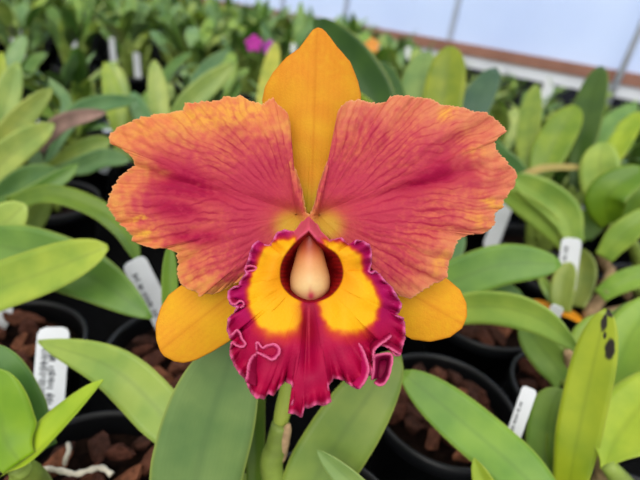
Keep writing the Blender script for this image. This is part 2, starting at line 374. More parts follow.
def build_lip(parent):
    ns, nt = 720, 46
    O, L = resample(LIP, ns)
    V, col = [], []
    inner = [rim_at(*p) for p in O]
    # smooth the throat rim correspondence a little
    rings = []
    for (sc, dd) in ((.55, .016), (.68, .011), (.80, .0065), (.90, .0028), (.965, .0008)):
        for j in range(ns):
            x, y = inner[j]; px, py = 309 + (x - 309) * sc, 270 + (y - 270) * sc
            V.append(at(px, py, DF + RIM_D + dd))
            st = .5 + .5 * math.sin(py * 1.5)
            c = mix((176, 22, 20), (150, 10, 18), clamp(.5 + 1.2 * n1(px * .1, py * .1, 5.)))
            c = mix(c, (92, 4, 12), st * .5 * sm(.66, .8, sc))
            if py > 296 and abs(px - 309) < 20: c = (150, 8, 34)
            col.append(lin(c))
    for i in range(nt):
        t = i / (nt - 1)
        for j, (x, y) in enumerate(O):
            x0, y0 = inner[j]; dx, dy = x - x0, y - y0; ln = math.hypot(dx, dy)
            s = L * j / (ns - 1)
            rf = ruffle(j, s, y)
            jag = .55 * (n1(j * .33, 2.) + .6 * n1(j * .8, 7.)) * sm(.85, 1, t)
            q = t + jag / max(ln, 10)
            px, py = x0 + dx * q, y0 + dy * q
            d = RIM_D + (margin_d(x, y) - RIM_D) * sm(0, 1, t)
            ed = (1 - t) * ln
            amp = .0044 * (1 - math.exp(-ln / 12)) * math.exp(-(ed / (7.5 + 2.5 * n1(s * .04, 55.))) ** 1.3)
            if y < 236 and abs(x - 310) < 18: amp *= .15
            d += amp * rf
            d += -.0030 * math.sin(math.pi * clamp(t * 1.15)) * sm(15, 45, ln)
            d += .0035 * math.exp(-((px - 309) / 7.) ** 2) * sm(304, 330, py) * (1 - sm(360, 385, py))   # centre groove
            d += .0010 * n1(px * .045, py * .045, 21.)
            V.append(at(px, py, DF + d)); col.append(lin(lip_col(t, px, py, ed)))
    R = 5 + nt
    Fc = grid_faces(R, ns)
    Fc += [(i * ns + ns - 1, i * ns, (i + 1) * ns, (i + 1) * ns + ns - 1) for i in range(R - 1)]
    Fc.append(tuple(range(ns - 1, -1, -1)))
    # folded frills that stand up from the margin: a pale rolled edge and the frill wall behind it
    def frill(edge, root, de, dr, n=60, m_=9, inside=(150, 4, 60)):
        E_, _ = resample([tuple(p[:2]) for p in spline([(*p, 0) for p in edge], 80)], n)
        R_, _ = resample([tuple(p[:2]) for p in spline([(*p, 0) for p in root], 80)], n)
        o = len(V)
        for i in range(m_):
            t = i / (m_ - 1)
            for j in range(n):
                x = R_[j][0] + (E_[j][0] - R_[j][0]) * t; y = R_[j][1] + (E_[j][1] - R_[j][1]) * t
                k = math.sin(math.pi * j / (n - 1))
                dd = (de - dr) * t ** .8 * (.35 + .65 * k ** .5)
                w = .7 * n1(j * .3, t * 2, 31.)
                base = margin_d(x, y)
                V.append(at(x + w * t, y + w * t, DF + base + dr + dd + .0006 * n1(j * .25, 3.) * t))
                ln = math.hypot(E_[j][0] - R_[j][0], E_[j][1] - R_[j][1])
                col.append(lin(mix(inside, (230, 104, 150), sm(2.6, .8, (1 - t) * max(ln, 4)) if False else 1 - sm(.6, 2.8, (1 - t) * max(ln, 4)))))
        Fc.extend(grid_faces(m_, n, o))
    # left: rim of the mid lobe running up into a curl
    frill([(245,381),(247,372),(248,364),(252,356),(258,352)], [(256,386),(257,376),(257,368),(259,361),(263,358)], -.0065, -.002)
    frill([(256,350),(255.5,343),(258,342),(262,347.5),(268,345),(275,344),(280,349),(278,356),(272,360),(264,356),(256,352)], [(262,352),(262,350),(263,350),(265,351),(268,350),(272,350),(274,351),(273,353),(271,354),(267,353),(263,352)], -.0085, -.0035, inside=(176, 10, 78))
    frill([(229,337),(234,331.5),(237,329.5),(240,332),(242,338),(246,344),(243,347),(237,346),(231,342)], [(233,341),(236,338),(238,337),(239,338),(240,340),(242,343),(241,344),(238,343.5),(234,342)], -.0045, -.001)
    frill([(228,299),(231,304),(235,305),(239,301.5),(243,302),(244,306),(240,308)], [(233,297),(235,299),(237,300),(240,299.5),(242,300),(242,304),(241,305)], -.0032, -.0008)
    frill([(244,270),(246,266),(251,265.5),(256,267),(256,270),(250,271),(245,273)], [(248,270),(249,268.5),(252,268),(254,268.5),(254,269.5),(251,270),(248,271)], -.0032, -.0008)
    # right: upright ridge of the mid lobe, the side-lobe ridge over the gap, and the hanging flap
    frill([(360,389),(367,378),(369,369),(366,357),(362,347),(357,341)], [(352,384),(358,376),(360,368),(358,358),(354,350),(352,345)], -.0055, -.001, inside=(196, 14, 92))
    frill([(373,361),(374,352),(379,346),(386,341),(392,336)], [(372,356),(370,348),(374,341),(381,336),(388,333)], -.005, -.001)
    frill([(384,346),(390,349),(396,353),(400,355)], [(390,342),(395,345),(399,348),(402,350)], -.003, -.001)
    frill([(371,380),(373,368),(374,357),(379,354),(391,353.5),(392.5,361),(390,373),(386,382),(380,386),(374,383)], [(377,378),(378,368),(379,361),(381,359),(387,359),(387.5,363),(386,371),(383,377),(380,379),(378,378)], -.003, .001, inside=(128, 2, 58))
    o = len(V); flap = [(377,378),(378,368),(379,361),(381,359),(387,359),(387.5,363),(386,371),(383,377),(380,379)]
    for x, y in [(382, 369)] + flap:
        V.append(at(x, y, DF + margin_d(x, y) + .0018)); col.append(lin((134, 2, 58)))
    for k in range(len(flap)): Fc.append((o, o + 1 + k, o + 1 + (k + 1) % len(flap)))
    o = put('lip', mesh('lip', V, Fc, M_LIP, None, col))
    return finish(o, parent, .0005)
def build_column(parent):
    rows = [(228, 309, 5, .0040), (237, 309, 9.5, .0032), (246, 309, 12, .0026), (256, 309.5, 14.5, .0014), (266, 309.5, 17.2, .0006), (276, 310, 19.8, -.0008), (284, 310.5, 20, -.0012), (290, 310.8, 18.6, -.0008), (295, 311, 15, .0004), (298.5, 311, 10.5, .0018), (300.6, 311, 6, .0030), (301.4, 311, 1.2, .0042)]
    n = 44; V, col = [], []
    R = spline([(r[0], r[2], r[3]) for r in rows], 40)
    for y, hw, dd in R:
        for k in range(n):
            a = 2 * math.pi * k / n; x = 310 + hw * math.cos(a)
            V.append(at(x, y, DF + RIM_D + dd + (.007 - .007 * math.sin(a)) * (hw / 20)))
            fr = max(0, math.sin(a)); g = sm(244, 293, y)
            c = mix(mix((150, 38, 22), (222, 132, 74), sm(236, 264, y)), (240, 206, 144), g)  # red-orange upper end painted darker, with the throat's shade put into the colour
            c = mix(c, (226, 140, 84), (1 - fr) * .5)
            c = mix(c, (238, 168, 120), sm(288, 297, y) * .55)
            if fr > 0: c = mix(c, (206, 40, 84), math.exp(-((x - 311) / 3.) ** 2 - ((y - 296) / 3.6) ** 2) * .9)
            if fr > 0: c = mix(c, (196, 70, 60), math.exp(-((x - 311) / 1.2) ** 2 - ((y - 290) / 4) ** 2) * .5)
            col.append(lin(c))
    Fc = grid_faces(len(R), n, 0, True) + [tuple(range(n - 1, -1, -1)), tuple(range((len(R) - 1) * n, len(R) * n))]
    o = put('column', mesh('column', V, Fc, M_COLUMN, None, col))
    return finish(o, parent, 0)
def build_flower(plant):
    fl = put('flower', None, plant); tag(fl, 'orange and rose bloom with a frilled magenta lip')
    def dors(t, px, py, s, ln):
        w = (px - 312) / 50
        return .008 + .004 * w * w - .003 * sm(210, 60, py) if False else .009 + .005 * w * w - .004 * sm(0, 1, (200 - py) / 170) + .0008 * n1(px * .03, py * .03)
    def lat(t, px, py, s, ln):
        a0, b0 = ((300, 240), (165, 345)) if px < 310 else ((318, 240), (460, 325))
        ax = math.atan2(b0[1] - a0[1], b0[0] - a0[0]); ac = (-(px - a0[0]) * math.sin(ax) + (py - a0[1]) * math.cos(ax)) / 40
        return .010 + .005 * ac * ac + .0008 * n1(px * .03, py * .03, 4.)
    tag(flat(DS, 240, 40, (311, 130), dors, sepal_col((311, 214), (317, 28), (232, 132, 30)), M_PETAL, 'dorsal_sepal', fl, .25), 'orange upright sepal')
    tag(flat(LL, 200, 34, (225, 300), lat, sepal_col((300, 240), (158, 352), (240, 156, 40)), M_PETAL, 'lateral_sepal', fl, .2), 'golden yellow lower sepal')
    tag(flat(RL, 200, 34, (400, 290), lat, sepal_col((318, 240), (464, 325), (240, 152, 36)), M_PETAL, 'lateral_sepal', fl, .2), 'golden yellow lower sepal')
    flat(LP, 760, 100, (297, 215), petal_d(-1), petal_col(-1), M_PETAL, 'petal', fl, 2.1, 3.)
    flat(RP, 760, 100, (318, 215), petal_d(1), petal_col(1), M_PETAL, 'petal', fl, 2.1, 8.)
    tag(build_lip(fl), 'frilled magenta lip with two yellow eyes'); tag(build_column(fl), 'cream column in the throat')
    return fl

# ------------------------------------------------------------------ leaves and plants
def leaf_verts(path, W, tilt=0., fold=.25, tip=1., ns=26, nu=9, thick=.0011, curl=0., view=None, basew=.35):
    """A strap leaf along a path: V-folded blade with a narrowing base and a blunt or pointed tip."""
    P = spline(path, ns); V, uv = [], []
    top, bot = [], []
    for i, p in enumerate(P):
        t = i / (ns - 1)
        tg = (P[min(i + 1, ns - 1)] - P[max(i - 1, 0)]).normalized()
        vd = (view - p).normalized() if view is not None else Vector((0, 0, 1))
        sd = tg.cross(vd)
        if sd.length < .05: sd = tg.orthogonal()
        sd.normalize(); nm = sd.cross(tg).normalized()
        a = tilt + curl * (t - .5)
        sd, nm = sd * math.cos(a) + nm * math.sin(a), nm * math.cos(a) - sd * math.sin(a)
        w = (basew + (1 - basew) * sm(0, .42, t))
        if t > .5: w *= max(0.02, 1 - ((t - .5) / .5) ** (2.6 if tip < 1.5 else 1.8)) ** (.55 if tip < 1.5 else .75)
        w *= W * .5
        for k in range(nu):
            x = (k / (nu - 1)) * 2 - 1
            h = fold * (abs(x) ** 1.3) * w + .03 * w * math.sin(9 * t + 2 * x)
            q = p + sd * (x * w) + nm * h
            top.append(q); bot.append(q - nm * thick * (.25 + .75 * (1 - abs(x) ** 3)) * (1 - .6 * t)); uv.append((k / (nu - 1), t))
    V = top + bot; n = ns * nu
    Fc = grid_faces(ns, nu) + [tuple(reversed(f)) for f in grid_faces(ns, nu, n)]
    for i in range(ns - 1):
        Fc.append((i * nu, (i + 1) * nu, n + (i + 1) * nu, n + i * nu))
        Fc.append((i * nu + nu - 1, n + i * nu + nu - 1, n + (i + 1) * nu + nu - 1, (i + 1) * nu + nu - 1))
    for k in range(nu - 1):
        Fc.append((k, n + k, n + k + 1, k + 1)); a = (ns - 1) * nu
        Fc.append((a + k, a + k + 1, n + a + k + 1, n + a + k))
    return V, Fc, uv + uv
def rel(V, o): 
    l = o.location; return [v - l for v in V]
def dep(px, py, spec):
    """spec: number = depth in metres; ('z', h) = that height above the pot rims"""
    if isinstance(spec, tuple): return depth(on(px, py, RIM + spec[1]))
    return spec
def leaf(plant, pts, wpx, d0, d1, rgb, tilt=0., fold=.25, tip=1., bulb=None, spots=False, mat=None, curl=0., basew=.35, ns=26, label=None, bw=.0048, arch=0.):
    a, b = dep(*pts[0], d0), dep(*pts[-1], d1)
    n = len(pts)
    P = [at(x, y, a + (b - a) * i / (n - 1)) for i, (x, y) in enumerate(pts)]
    if arch and n > 2:
        for i in range(1, n - 1): P[i].z += arch
    W = wpx * (a + b) / 2 / F
    V, Fc, uv = leaf_verts(P, W, tilt, fold, tip, ns, 9, .0011, curl, CAM, basew)
    o = put('leaf', mesh('leaf', rel(V, plant), Fc, mat or leaf_mat(rgb, spots), uv), plant)
    if label: tag(o, label)
    if bulb is not None:                                  # a pseudobulb from the pot up to the leaf base
        g = Vector((*bulb, RIM - .014)); q = P[0] + (P[1] - P[0]).normalized() * .004
        mid = g.lerp(q, .5) + Vector((0, 0, .12 * (q - g).length))
        path = spline([g, mid, q], 16)
        rad = [bw * (.55 + .75 * math.sin(math.pi * clamp(.12 + .75 * i / 15))) for i in range(16)]
        V, Fc = tube(path, rad, 12)
        put('pseudobulb', mesh('pseudobulb', rel(V, plant), Fc, M_BULB), plant)
    return o

# ------------------------------------------------------------------ pots, bark, labels
PV, PF_ = lathe([(.001, 0), (.036, 0), (.038, .004), (.0495, .078), (.0535, .0785), (.054, .080), (.054, .0885), (.0525, .0902), (.0508, .0895), (.0500, .086), (.0482, .070), (.0370, .008), (.001, .008)], 48)
ME_POT = mesh('flower_pot', PV, PF_, M_POT)
mv = [Vector((0, 0, 0))]; mf = []
for i in range(1, 13):
    for k in range(36):
        a = 2 * math.pi * k / 36; r = .0475 * i / 12
        mv.append(Vector((r * math.cos(a), r * math.sin(a), .005 * n1(r * math.cos(a) * 160, r * math.sin(a) * 160, 3.) * (1 - (i / 12) ** 6))))
for k in range(36): mf.append((0, 1 + k, 1 + (k + 1) % 36))
mf += grid_faces(12, 36, 1, True)
ME_MULCH = mesh('bark_mulch', mv, mf, M_MULCH)
def chip_mesh(i):
    rnd = random.Random(100 + i); bm = bmesh.new()
    bmesh.ops.create_icosphere(bm, subdivisions=4, radius=1)
    sx, sy, sz = .0105 + .005 * rnd.random(), .0060 + .003 * rnd.random(), .0040 + .003 * rnd.random()
    planes = [(Vector((rnd.uniform(-1, 1), rnd.uniform(-1, 1), rnd.uniform(-1, 1))).normalized(), rnd.uniform(.45, .8)) for _ in range(10)]
    for v in bm.verts:
        c = v.co
        for nrm, lim in planes:
            e = c.dot(nrm)
            if e > lim: c -= nrm * (e - lim)
        c = c + c.normalized() * (.12 * n1(c.x * 1.5 + i, c.y * 4, c.z * 4) + .05 * n1(c.x * 3 + i, c.y * 13, c.z * 13))
        v.co = Vector((c.x * sx, c.y * sy, c.z * sz))
    me = bpy.data.meshes.new('bark_chip'); bm.to_mesh(me); bm.free()
    me.materials.append(M_BARK[i % len(M_BARK)]); me.polygons.foreach_set('use_smooth', [True] * len(me.polygons)); me.set_sharp_from_angle(angle=.6)
    return me
ME_CHIP = [chip_mesh(i) for i in range(8)]
POTS = []
def pot(xy, label, group=None, bark=None, chips=0, seed=0):
    o = tag(put('flower_pot', ME_POT, None, (xy[0], xy[1], 0)), label, 'pot', group)
    POTS.append(xy)
    if bark:
        mu = tag(put('bark_mulch', ME_MULCH, None, (xy[0], xy[1], RIM - .016)), 'dark fine bark filling ' + bark, 'bark', None if chips else 'bark fill in the back pots', 'stuff')
        mu.rotation_euler.z = seed
        rnd = random.Random(seed + 5); done = []
        tries = 0
        while len(done) < chips and tries < 900:
            tries += 1
            a, r = rnd.uniform(0, 6.283), .0385 * math.sqrt(rnd.random()); p = Vector((r * math.cos(a), r * math.sin(a)))
            if any((p - q).length < .0120 for q in done): continue
            done.append(p)
            c = put('bark_chip', ME_CHIP[rnd.randrange(8)], None, (xy[0] + p.x, xy[1] + p.y, RIM - .008 + rnd.uniform(-.001, .005)))
            c.rotation_euler = (rnd.uniform(-.6, .6), rnd.uniform(-.7, .7), rnd.uniform(0, 6.28))
            s = rnd.uniform(.8, 1.08); c.scale = (s, s, s)
            tag(c, 'brown bark chip among the chips on top of ' + bark, 'bark chip', 'bark chips in ' + bark)
    return o
def label_tag(top, bot, wpx, d0, d1, label, mat=None, text=0, round_top=True, group=None, tilt=0.):
    A, B = at(*top, dep(*top, d0)), at(*bot, dep(*bot, d1))
    ax = (A - B); L = ax.length; ax.normalize()
    vd = (CAM - A).normalized(); sd = ax.cross(vd).normalized(); nm = sd.cross(ax)
    sd, nm = sd * math.cos(tilt) + nm * math.sin(tilt), nm * math.cos(tilt) - sd * math.sin(tilt)
    w = wpx * depth(A) / F / 2; th = .0004
    out = [(-w * .55, 0), (w * .55, 0), (w, .012), (w, L - w * .5), (w * .85, L - w * .15), (w * .5, L), (-w * .5, L), (-w * .85, L - w * .15), (-w, L - w * .5), (-w, .012)]
    n = len(out); V = []
    for sgn in (1, -1): V += [sd * x + ax * y + nm * th * sgn for x, y in out]
    Fc = [tuple(range(n)), tuple(range(2 * n - 1, n - 1, -1))] + [(i, n + i, n + (i + 1) % n, (i + 1) % n) for i in range(n)]
    o = tag(put('plant_label', mesh('plant_label', V, Fc, mat or M_TAG, smooth=False), None, B), label, 'plant label', group)
    if text:
        V, Fc = [], []; rnd = random.Random(text)
        for row, (x, l0, l1) in enumerate(((-.45, .22, .86), (.05, .18, .80), (.5, .3, .7))[:text]):
            y = L * l1
            while y > L * l0:
                step = w * rnd.uniform(.10, .2); hh = w * rnd.uniform(.13, .26)
                x0 = w * x + rnd.uniform(-.05, .05) * w
                k = len(V)
                for (xx, yy) in ((x0 - hh, y), (x0 + hh, y - step * .3), (x0 + hh, y - step * .3 - w * .10), (x0 - hh, y - w * .10)):
                    V.append(sd * xx + ax * yy + nm * (th + .0001))
                Fc.append((k, k + 1, k + 2, k + 3)); y -= step * 1.15
                if rnd.random() < .12: y -= w * .3
        if V: put('lettering', mesh('lettering', V, Fc, M_INK, smooth=False), o)
    return o

# ------------------------------------------------------------------ foreground plants
# colours of the foliage
LIGHT, BRIGHT, MID, DARK, DEEP, BLUE, YEL, PALE = (150,178,78), (146,182,44), (104,148,52), (82,120,58), (50,84,22), (98,140,88), (178,190,36), (158,188,104)
def plant_at(name, xy, label, cat='orchid plant', group=None):
    return thing(name, (xy[0], xy[1], RIM - .014), label, cat, group)

# A: the plant in bloom
XA = (.019, .140)
pot(XA, 'black pot below the frilled lip, holding the orchid in bloom', None, 'the pot of the orchid in bloom', 14, 1)
A = plant_at('cattleya_orchid', XA, 'orchid in bloom with one big orange and rose flower with frilled magenta lip')
build_flower(A)
# flower stalk behind the bloom, down to its sheath
path = spline([at(311, 226, .178), at(306, 270, .196), at(294, 340, .212), at(287, 392, .220), at(280, 425, .224), at(274, 470, .228)], 30)
V, Fc = tube(path, [.0034 + .0008 * math.sin(i * .4) for i in range(30)], 12)
put('flower_stalk', mesh('flower_stalk', rel(V, A), Fc, leaf_mat((138, 168, 72)), None), A)
path = spline([at(281, 424, .2215), at(277, 446, .2245), at(273, 476, .228), Vector((XA[0] - .004, XA[1] - .005, RIM - .016))], 20)
V, Fc = tube(path, [.0046 + .0012 * math.sin(math.pi * i / 19) for i in range(20)], 12)
tag(put('pseudobulb', mesh('pseudobulb', rel(V, A), Fc, M_BULB), A), 'pale green bulb at the foot of the flower stalk')
V, Fc = tube(spline([at(289, 424, .2185), at(284, 440, .221), at(282, 462, .225)], 10), [.0008, .0018, .0024, .0026, .0028, .0028, .0026, .0024, .002, .001], 8)
put('sheath', mesh('sheath', rel(V, A), Fc, M_SHEATH), A)
cA = (XA[0], XA[1])
leaf(A, [(188, 545), (196, 480), (212, 415), (238, 338)], 92, .215, .205, (108, 146, 84), .1, .12, 1., (cA[0] - .012, cA[1]), basew=.75, bw=.006)
leaf(A, [(285, 545), (316, 478), (352, 420), (398, 352)], 66, .225, .228, (124, 158, 70), -.1, .10, 1., (cA[0] + .006, cA[1] + .004), basew=.7)
leaf(A, [(255, 500), (256, 450), (257, 395), (262, 350)], 20, .236, .236, (96, 128, 36), .3, .3, 1., (cA[0] - .004, cA[1] + .008), basew=.8)
leaf(A, [(222, 475), (168, 420), (112, 368), (38, 341)], 47, .232, .268, (150, 180, 78), .12, .18, 2., (cA[0] - .02, cA[1] + .01), basew=.55)
leaf(A, [(388, 515), (352, 482), (317, 450)], 26, .205, .212, (134, 170, 96), .5, .3, 2., (cA[0] + .022, cA[1] - .01), basew=.8)
leaf(A, [(172, 345), (170, 295), (170, 245)], 16, .262, .262, (120, 160, 50), .1, .3, 1., None)

# B: lower left corner
XB = (-.105, .150)
pot(XB, 'black pot at the lower left with white roots over its bark', None, 'the lower left pot', 24, 2)
B = plant_at('cattleya_orchid', XB, 'small orchid in the lower left corner with folded yellow-green leaves')
leaf(B, [(8, 470), (36, 452), (68, 420), (103, 380)], 40, .225, .222, (162, 196, 46), .95, .55, 2., (-.128, .150), basew=.55)
leaf(B, [(20, 462), (6, 440), (-4, 405), (-8, 368)], 62, .222, .222, (132, 174, 30), .25, .25, 1., None, basew=.5)
leaf(B, [(44, 450), (26, 415), (8, 380), (-12, 345)], 42, .240, .238, (92, 138, 62), .1, .2, 1., None, basew=.6)
V, Fc = tube(spline([at(22, 468, .226), at(23, 480, .236), Vector((-.127, .146, RIM - .016))], 12), [.0042 + .001 * math.sin(i * .28) for i in range(12)], 12)
put('pseudobulb', mesh('pseudobulb', rel(V, B), Fc, M_BULB), B)
def root(pts, rad):
    P = [on(x, y, RIM + h) for x, y, h in pts]
    V, Fc = tube(spline(P, 40), [rad * (.8 + .35 * n1(i * .35, pts[0][0])) for i in range(40)], 8)
    tag(put('aerial_root', mesh('aerial_root', rel(V, B), Fc, M_ROOT), B), 'whitish root lying over the bark')
root([(30, 470, -.008), (48, 469, -.002), (62, 471, -.001), (76, 474, .000), (90, 470, .001), (102, 468, .000), (112, 475, -.002)], .0020)
root([(64, 466, -.004), (66, 458, .000), (69, 450, .001), (68, 444, -.003)], .0017)

# C: pot left of centre behind, label in it
pot((-.095, .265), 'black pot behind the golden sepal left of the bloom', None, 'the pot left of the bloom', 22, 3)
pot((-.215, .245), 'black pot beside the left edge behind the label with dark writing', None, 'the left edge pot', 22, 4)
XD = (-.31, .33)
pot(XD, 'black pot partly outside the left edge under arching leaves', None, 'the pot under arching leaves', 10, 5)
D = plant_at('cattleya_orchid', XD, 'orchid at the left edge with long arching leaves pointing right')
cD = XD
leaf(D, [(-70, 318), (-10, 292), (50, 270), (108, 247)], 50, .30, .29, (158, 188, 66), .35, .25, 1.4, (cD[0], cD[1]), basew=.6)
leaf(D, [(-40, 240), (20, 250), (90, 276), (152, 318)], 54, .335, .315, (110, 152, 60), -.1, .2, 1.5, (cD[0] + .01, cD[1] + .01), basew=.5)
leaf(D, [(8, 206), (48, 195), (92, 208), (122, 232), (138, 262)], 22, .37, .35, (96, 132, 30), .5, .35, 1., None, basew=.8)
leaf(D, [(-50, 190), (-30, 212), (-5, 228), (26, 205)], 46, .36, .345, (168, 198, 96), .3, .2, 1., None, basew=.9)
leaf(D, [(0, 262), (20, 240), (38, 214), (48, 196)], 22, .40, .385, (146, 176, 84), .2, .2, 1., (cD[0] + .01, cD[1] + .02), basew=.6)
leaf(D, [(-20, 205), (20, 200), (60, 178), (78, 164)], 18, .40, .42, (104, 146, 60), .2, .25, 2., None)

# M: plant hidden behind the bloom, two leaves out to the right
XM = (.040, .375)
pot(XM, 'black pot hidden close behind the bloom', None, 'the pot hidden behind the bloom', 8, 6)
Mp = plant_at('cattleya_orchid', XM, 'orchid right behind the bloom with two green leaves reaching right')
leaf(Mp, [(396, 300), (442, 286), (500, 265), (561, 264)], 42, .375, .34, (106, 154, 58), .1, .14, 1.3, (XM[0] + .01, XM[1]), basew=.6)
leaf(Mp, [(420, 322), (462, 308), (506, 308), (545, 322), (580, 352)], 36, .335, .275, (152, 190, 84), -.35, .25, 1.8, (XM[0] + .02, XM[1] - .01), basew=.9)
leaf(Mp, [(440, 300), (490, 288), (524, 300)], 20, .385, .37, (88, 134, 48), .2, .2, 1., None)
leaf(Mp, [(420, 285), (445, 262), (462, 232)], 24, .42, .42, (98, 140, 84), .2, .2, 1., None)

# pots to the right
X1, X5, X6, X7, X8 = (.106, .247), (.166, .372), (.280, .475), (.220, .278), (.208, .158)
pot(X1, 'black pot of bark right below the bloom', None, 'the pot right below the bloom', 30, 7)
pot(X5, 'black pot behind the long light leaf right of the bloom', None, 'the pot behind the long light leaf', 26, 8)
pot(X6, 'black pot under the upright white label right of the bloom', None, 'the pot under the upright label', 22, 9)
pot(X7, 'black pot with a fallen orange leaf behind the spotted leaf', None, 'the pot behind the spotted leaf', 22, 10)
pot(X8, 'black pot in the lower right corner', None, 'the lower right pot', 8, 11)

# N: lower right
N = plant_at('cattleya_orchid', X8, 'orchid at the lower right whose yellow-green leaf has dark spots')
leaf(N, [(560, 520), (520, 472), (458, 418), (402, 372)], 50, .235, .262, (122, 168, 60), -.1, .12, 1., (X8[0] - .03, X8[1] - .02), basew=.7)
leaf(N, [(568, 492), (577, 440), (592, 370), (607, 309)], 41, .262, .250, (150, 178, 38), .05, .12, 1., (X8[0] - .012, X8[1] + .01), True, basew=.75, label='yellow-green leaf with two black spots near its tip')
leaf(N, [(604, 470), (616, 440), (638, 410), (672, 372)], 60, .245, .26, (170, 198, 56), .25, .2, 1., (X8[0] + .006, X8[1]), basew=.12)
leaf(N, [(545, 486), (545, 450), (550, 412), (560, 388)], 36, .282, .282, (116, 156, 64), .2, .2, 1., None, basew=.5)
leaf(N, [(566, 480), (560, 452), (566, 420), (572, 395)], 26, .276, .28, (110, 150, 44), .3, .3, 1.6, None, basew=.7)
leaf(N, [(505, 520), (488, 488), (474, 458)], 24, .232, .236, (164, 190, 60), .4, .35, 1.6, (X8[0] - .035, X8[1] - .01), basew=.8)
V, Fc = tube(spline([at(598, 448, .255), at(604, 474, .266), at(600, 500, .275), Vector((X8[0], X8[1], RIM - .016))], 14), [.0030 + .0022 * math.sin(math.pi * i / 13) for i in range(14)], 12)
tag(put('pseudobulb', mesh('pseudobulb', rel(V, N), Fc, M_SHEATH), N), 'bulb in a dry tan sheath')

# P: behind N, in the pot with the fallen leaf
Pp = plant_at('cattleya_orchid', X7, 'broad-leaved orchid between the spotted leaf and the right edge')
leaf(Pp, [(640, 430), (636, 390), (640, 340), (655, 300)], 66, .32, .30, (104, 156, 74), .2, .2, 1., (X7[0] + .02, X7[1]), basew=.6)
leaf(Pp, [(610, 400), (618, 366), (634, 330), (664, 296)], 44, .30, .30, (140, 182, 66), .2, .25, 1.3, (X7[0] + .014, X7[1]), basew=.7)
leaf(Pp, [(566, 384), (556, 366), (540, 346), (522, 322)], 34, .315, .325, (118, 156, 66), .1, .2, 1., (X7[0] - .004, X7[1]), basew=.7)
leaf(Pp, [(580, 400), (582, 364), (592, 336), (614, 316)], 34, .318, .32, (136, 172, 62), .3, .25, 1., None, basew=.6)
leaf(Pp, [(585, 340), (600, 328), (618, 322), (640, 318)], 24, .34, .33, (120, 166, 70), .2, .2, 1., None)
V, Fc = tube(spline([at(568, 352, .31), at(571, 368, .318), at(572, 388, .33), Vector((X7[0], X7[1], RIM - .016))], 14), [.0028 + .0018 * math.sin(math.pi * i / 13) for i in range(14)], 12)
tag(put('pseudobulb', mesh('pseudobulb', rel(V, Pp), Fc, M_SHEATH), Pp), 'bulb in a dry tan sheath')

# K: upright label plant
K = plant_at('cattleya_orchid', X6, 'orchid with two leaves spread left above an upright white label')
leaf(K, [(575, 244), (566, 216), (546, 196), (512, 176)], 32, .46, .47, (146, 180, 76), .1, .2, 1.2, (X6[0], X6[1]), basew=.55)
leaf(K, [(570, 252), (548, 224), (526, 206), (498, 190)], 24, .47, .48, (138, 174, 70), .3, .2, 1.2, None, basew=.55)
leaf(K, [(562, 312), (562, 296), (565, 278), (570, 262)], 22, .425, .43, (142, 166, 74), .2, .25, 1., None, basew=.8)
leaf(K, [(574, 306), (580, 290), (584, 268), (578, 248)], 26, .44, .45, (134, 152, 70), .3, .25, 1., None, basew=.8)
leaf(K, [(556, 306), (548, 290), (540, 276)], 10, .43, .44, (130, 164, 70), .2, .25, 1., None, basew=.8)
leaf(K, [(588, 240), (590, 226), (580, 212)], 24, .50, .52, (88, 128, 40), .2, .2, 1., None)

# L: right edge, mid height
XL = (.392, .470)
pot(XL, 'black pot at the right edge below the pointed green leaves', None, 'the right edge pot', 14, 12)
Lp = plant_at('cattleya_orchid', XL, 'orchid at the right edge with tan bulbs and pointed leaves turned outward')
leaf(Lp, [(604, 258), (618, 240), (634, 226), (664, 206)], 26, .44, .42, (140, 174, 60), .2, .3, 1.4, None, basew=.7)
leaf(Lp, [(600, 296), (618, 284), (640, 276), (670, 268)], 22, .42, .40, (120, 168, 54), .1, .2, 1.3, (XL[0] - .02, XL[1] - .02), basew=.7)
leaf(Lp, [(612, 226), (606, 206), (612, 190), (644, 168)], 38, .47, .45, (106, 146, 28), .3, .25, 1., (XL[0] - .01, XL[1]), basew=.6)
leaf(Lp, [(618, 222), (606, 196), (600, 168), (603, 142)], 38, .52, .52, (164, 198, 92), .2, .15, 1., None, basew=.6)
leaf(Lp, [(622, 226), (630, 208), (640, 196), (660, 180)], 22, .48, .46, (118, 158, 60), .2, .2, 1., None, basew=.6)
for pts in ([(613, 224, .47), (610, 240, .47), (604, 262, .468)], [(612, 268, .455), (602, 296, .445), (590, 316, .445)]):
    V, Fc = tube(spline([at(*q) for q in pts] + [Vector((XL[0] - .03, XL[1] - .02, RIM - .016))], 16), [.0036 + .0022 * math.sin(math.pi * i / 15) for i in range(16)], 10)
    tag(put('pseudobulb', mesh('pseudobulb', rel(V, Lp), Fc, M_SHEATH), Lp), 'bulb in a dry tan sheath')

# fallen orange leaf pieces on the bark
def fallen(px, py, d, L_, W_, ang, label):
    p = at(px, py, d); V, Fc, uv = leaf_verts([Vector((-L_ / 2, 0, 0)), Vector((0, 0, .003)), Vector((L_ / 2, 0, 0))], W_, 0, .2, 1., 16, 7, .001, 0, None, .5)
    o = tag(put('fallen_leaf', mesh('fallen_leaf', V, Fc, M_ORANGE, uv), None, p), label, 'fallen leaf')
    o.rotation_euler = (.25, 0, ang)
fallen(541, 308, dep(541, 308, ('z', .004)), .034, .013, -.15, 'orange fallen leaf behind the leaning weathered label')
fallen(569, 317, dep(569, 317, ('z', .006)), .026, .012, -.5, 'shorter orange fallen leaf under the upright label')

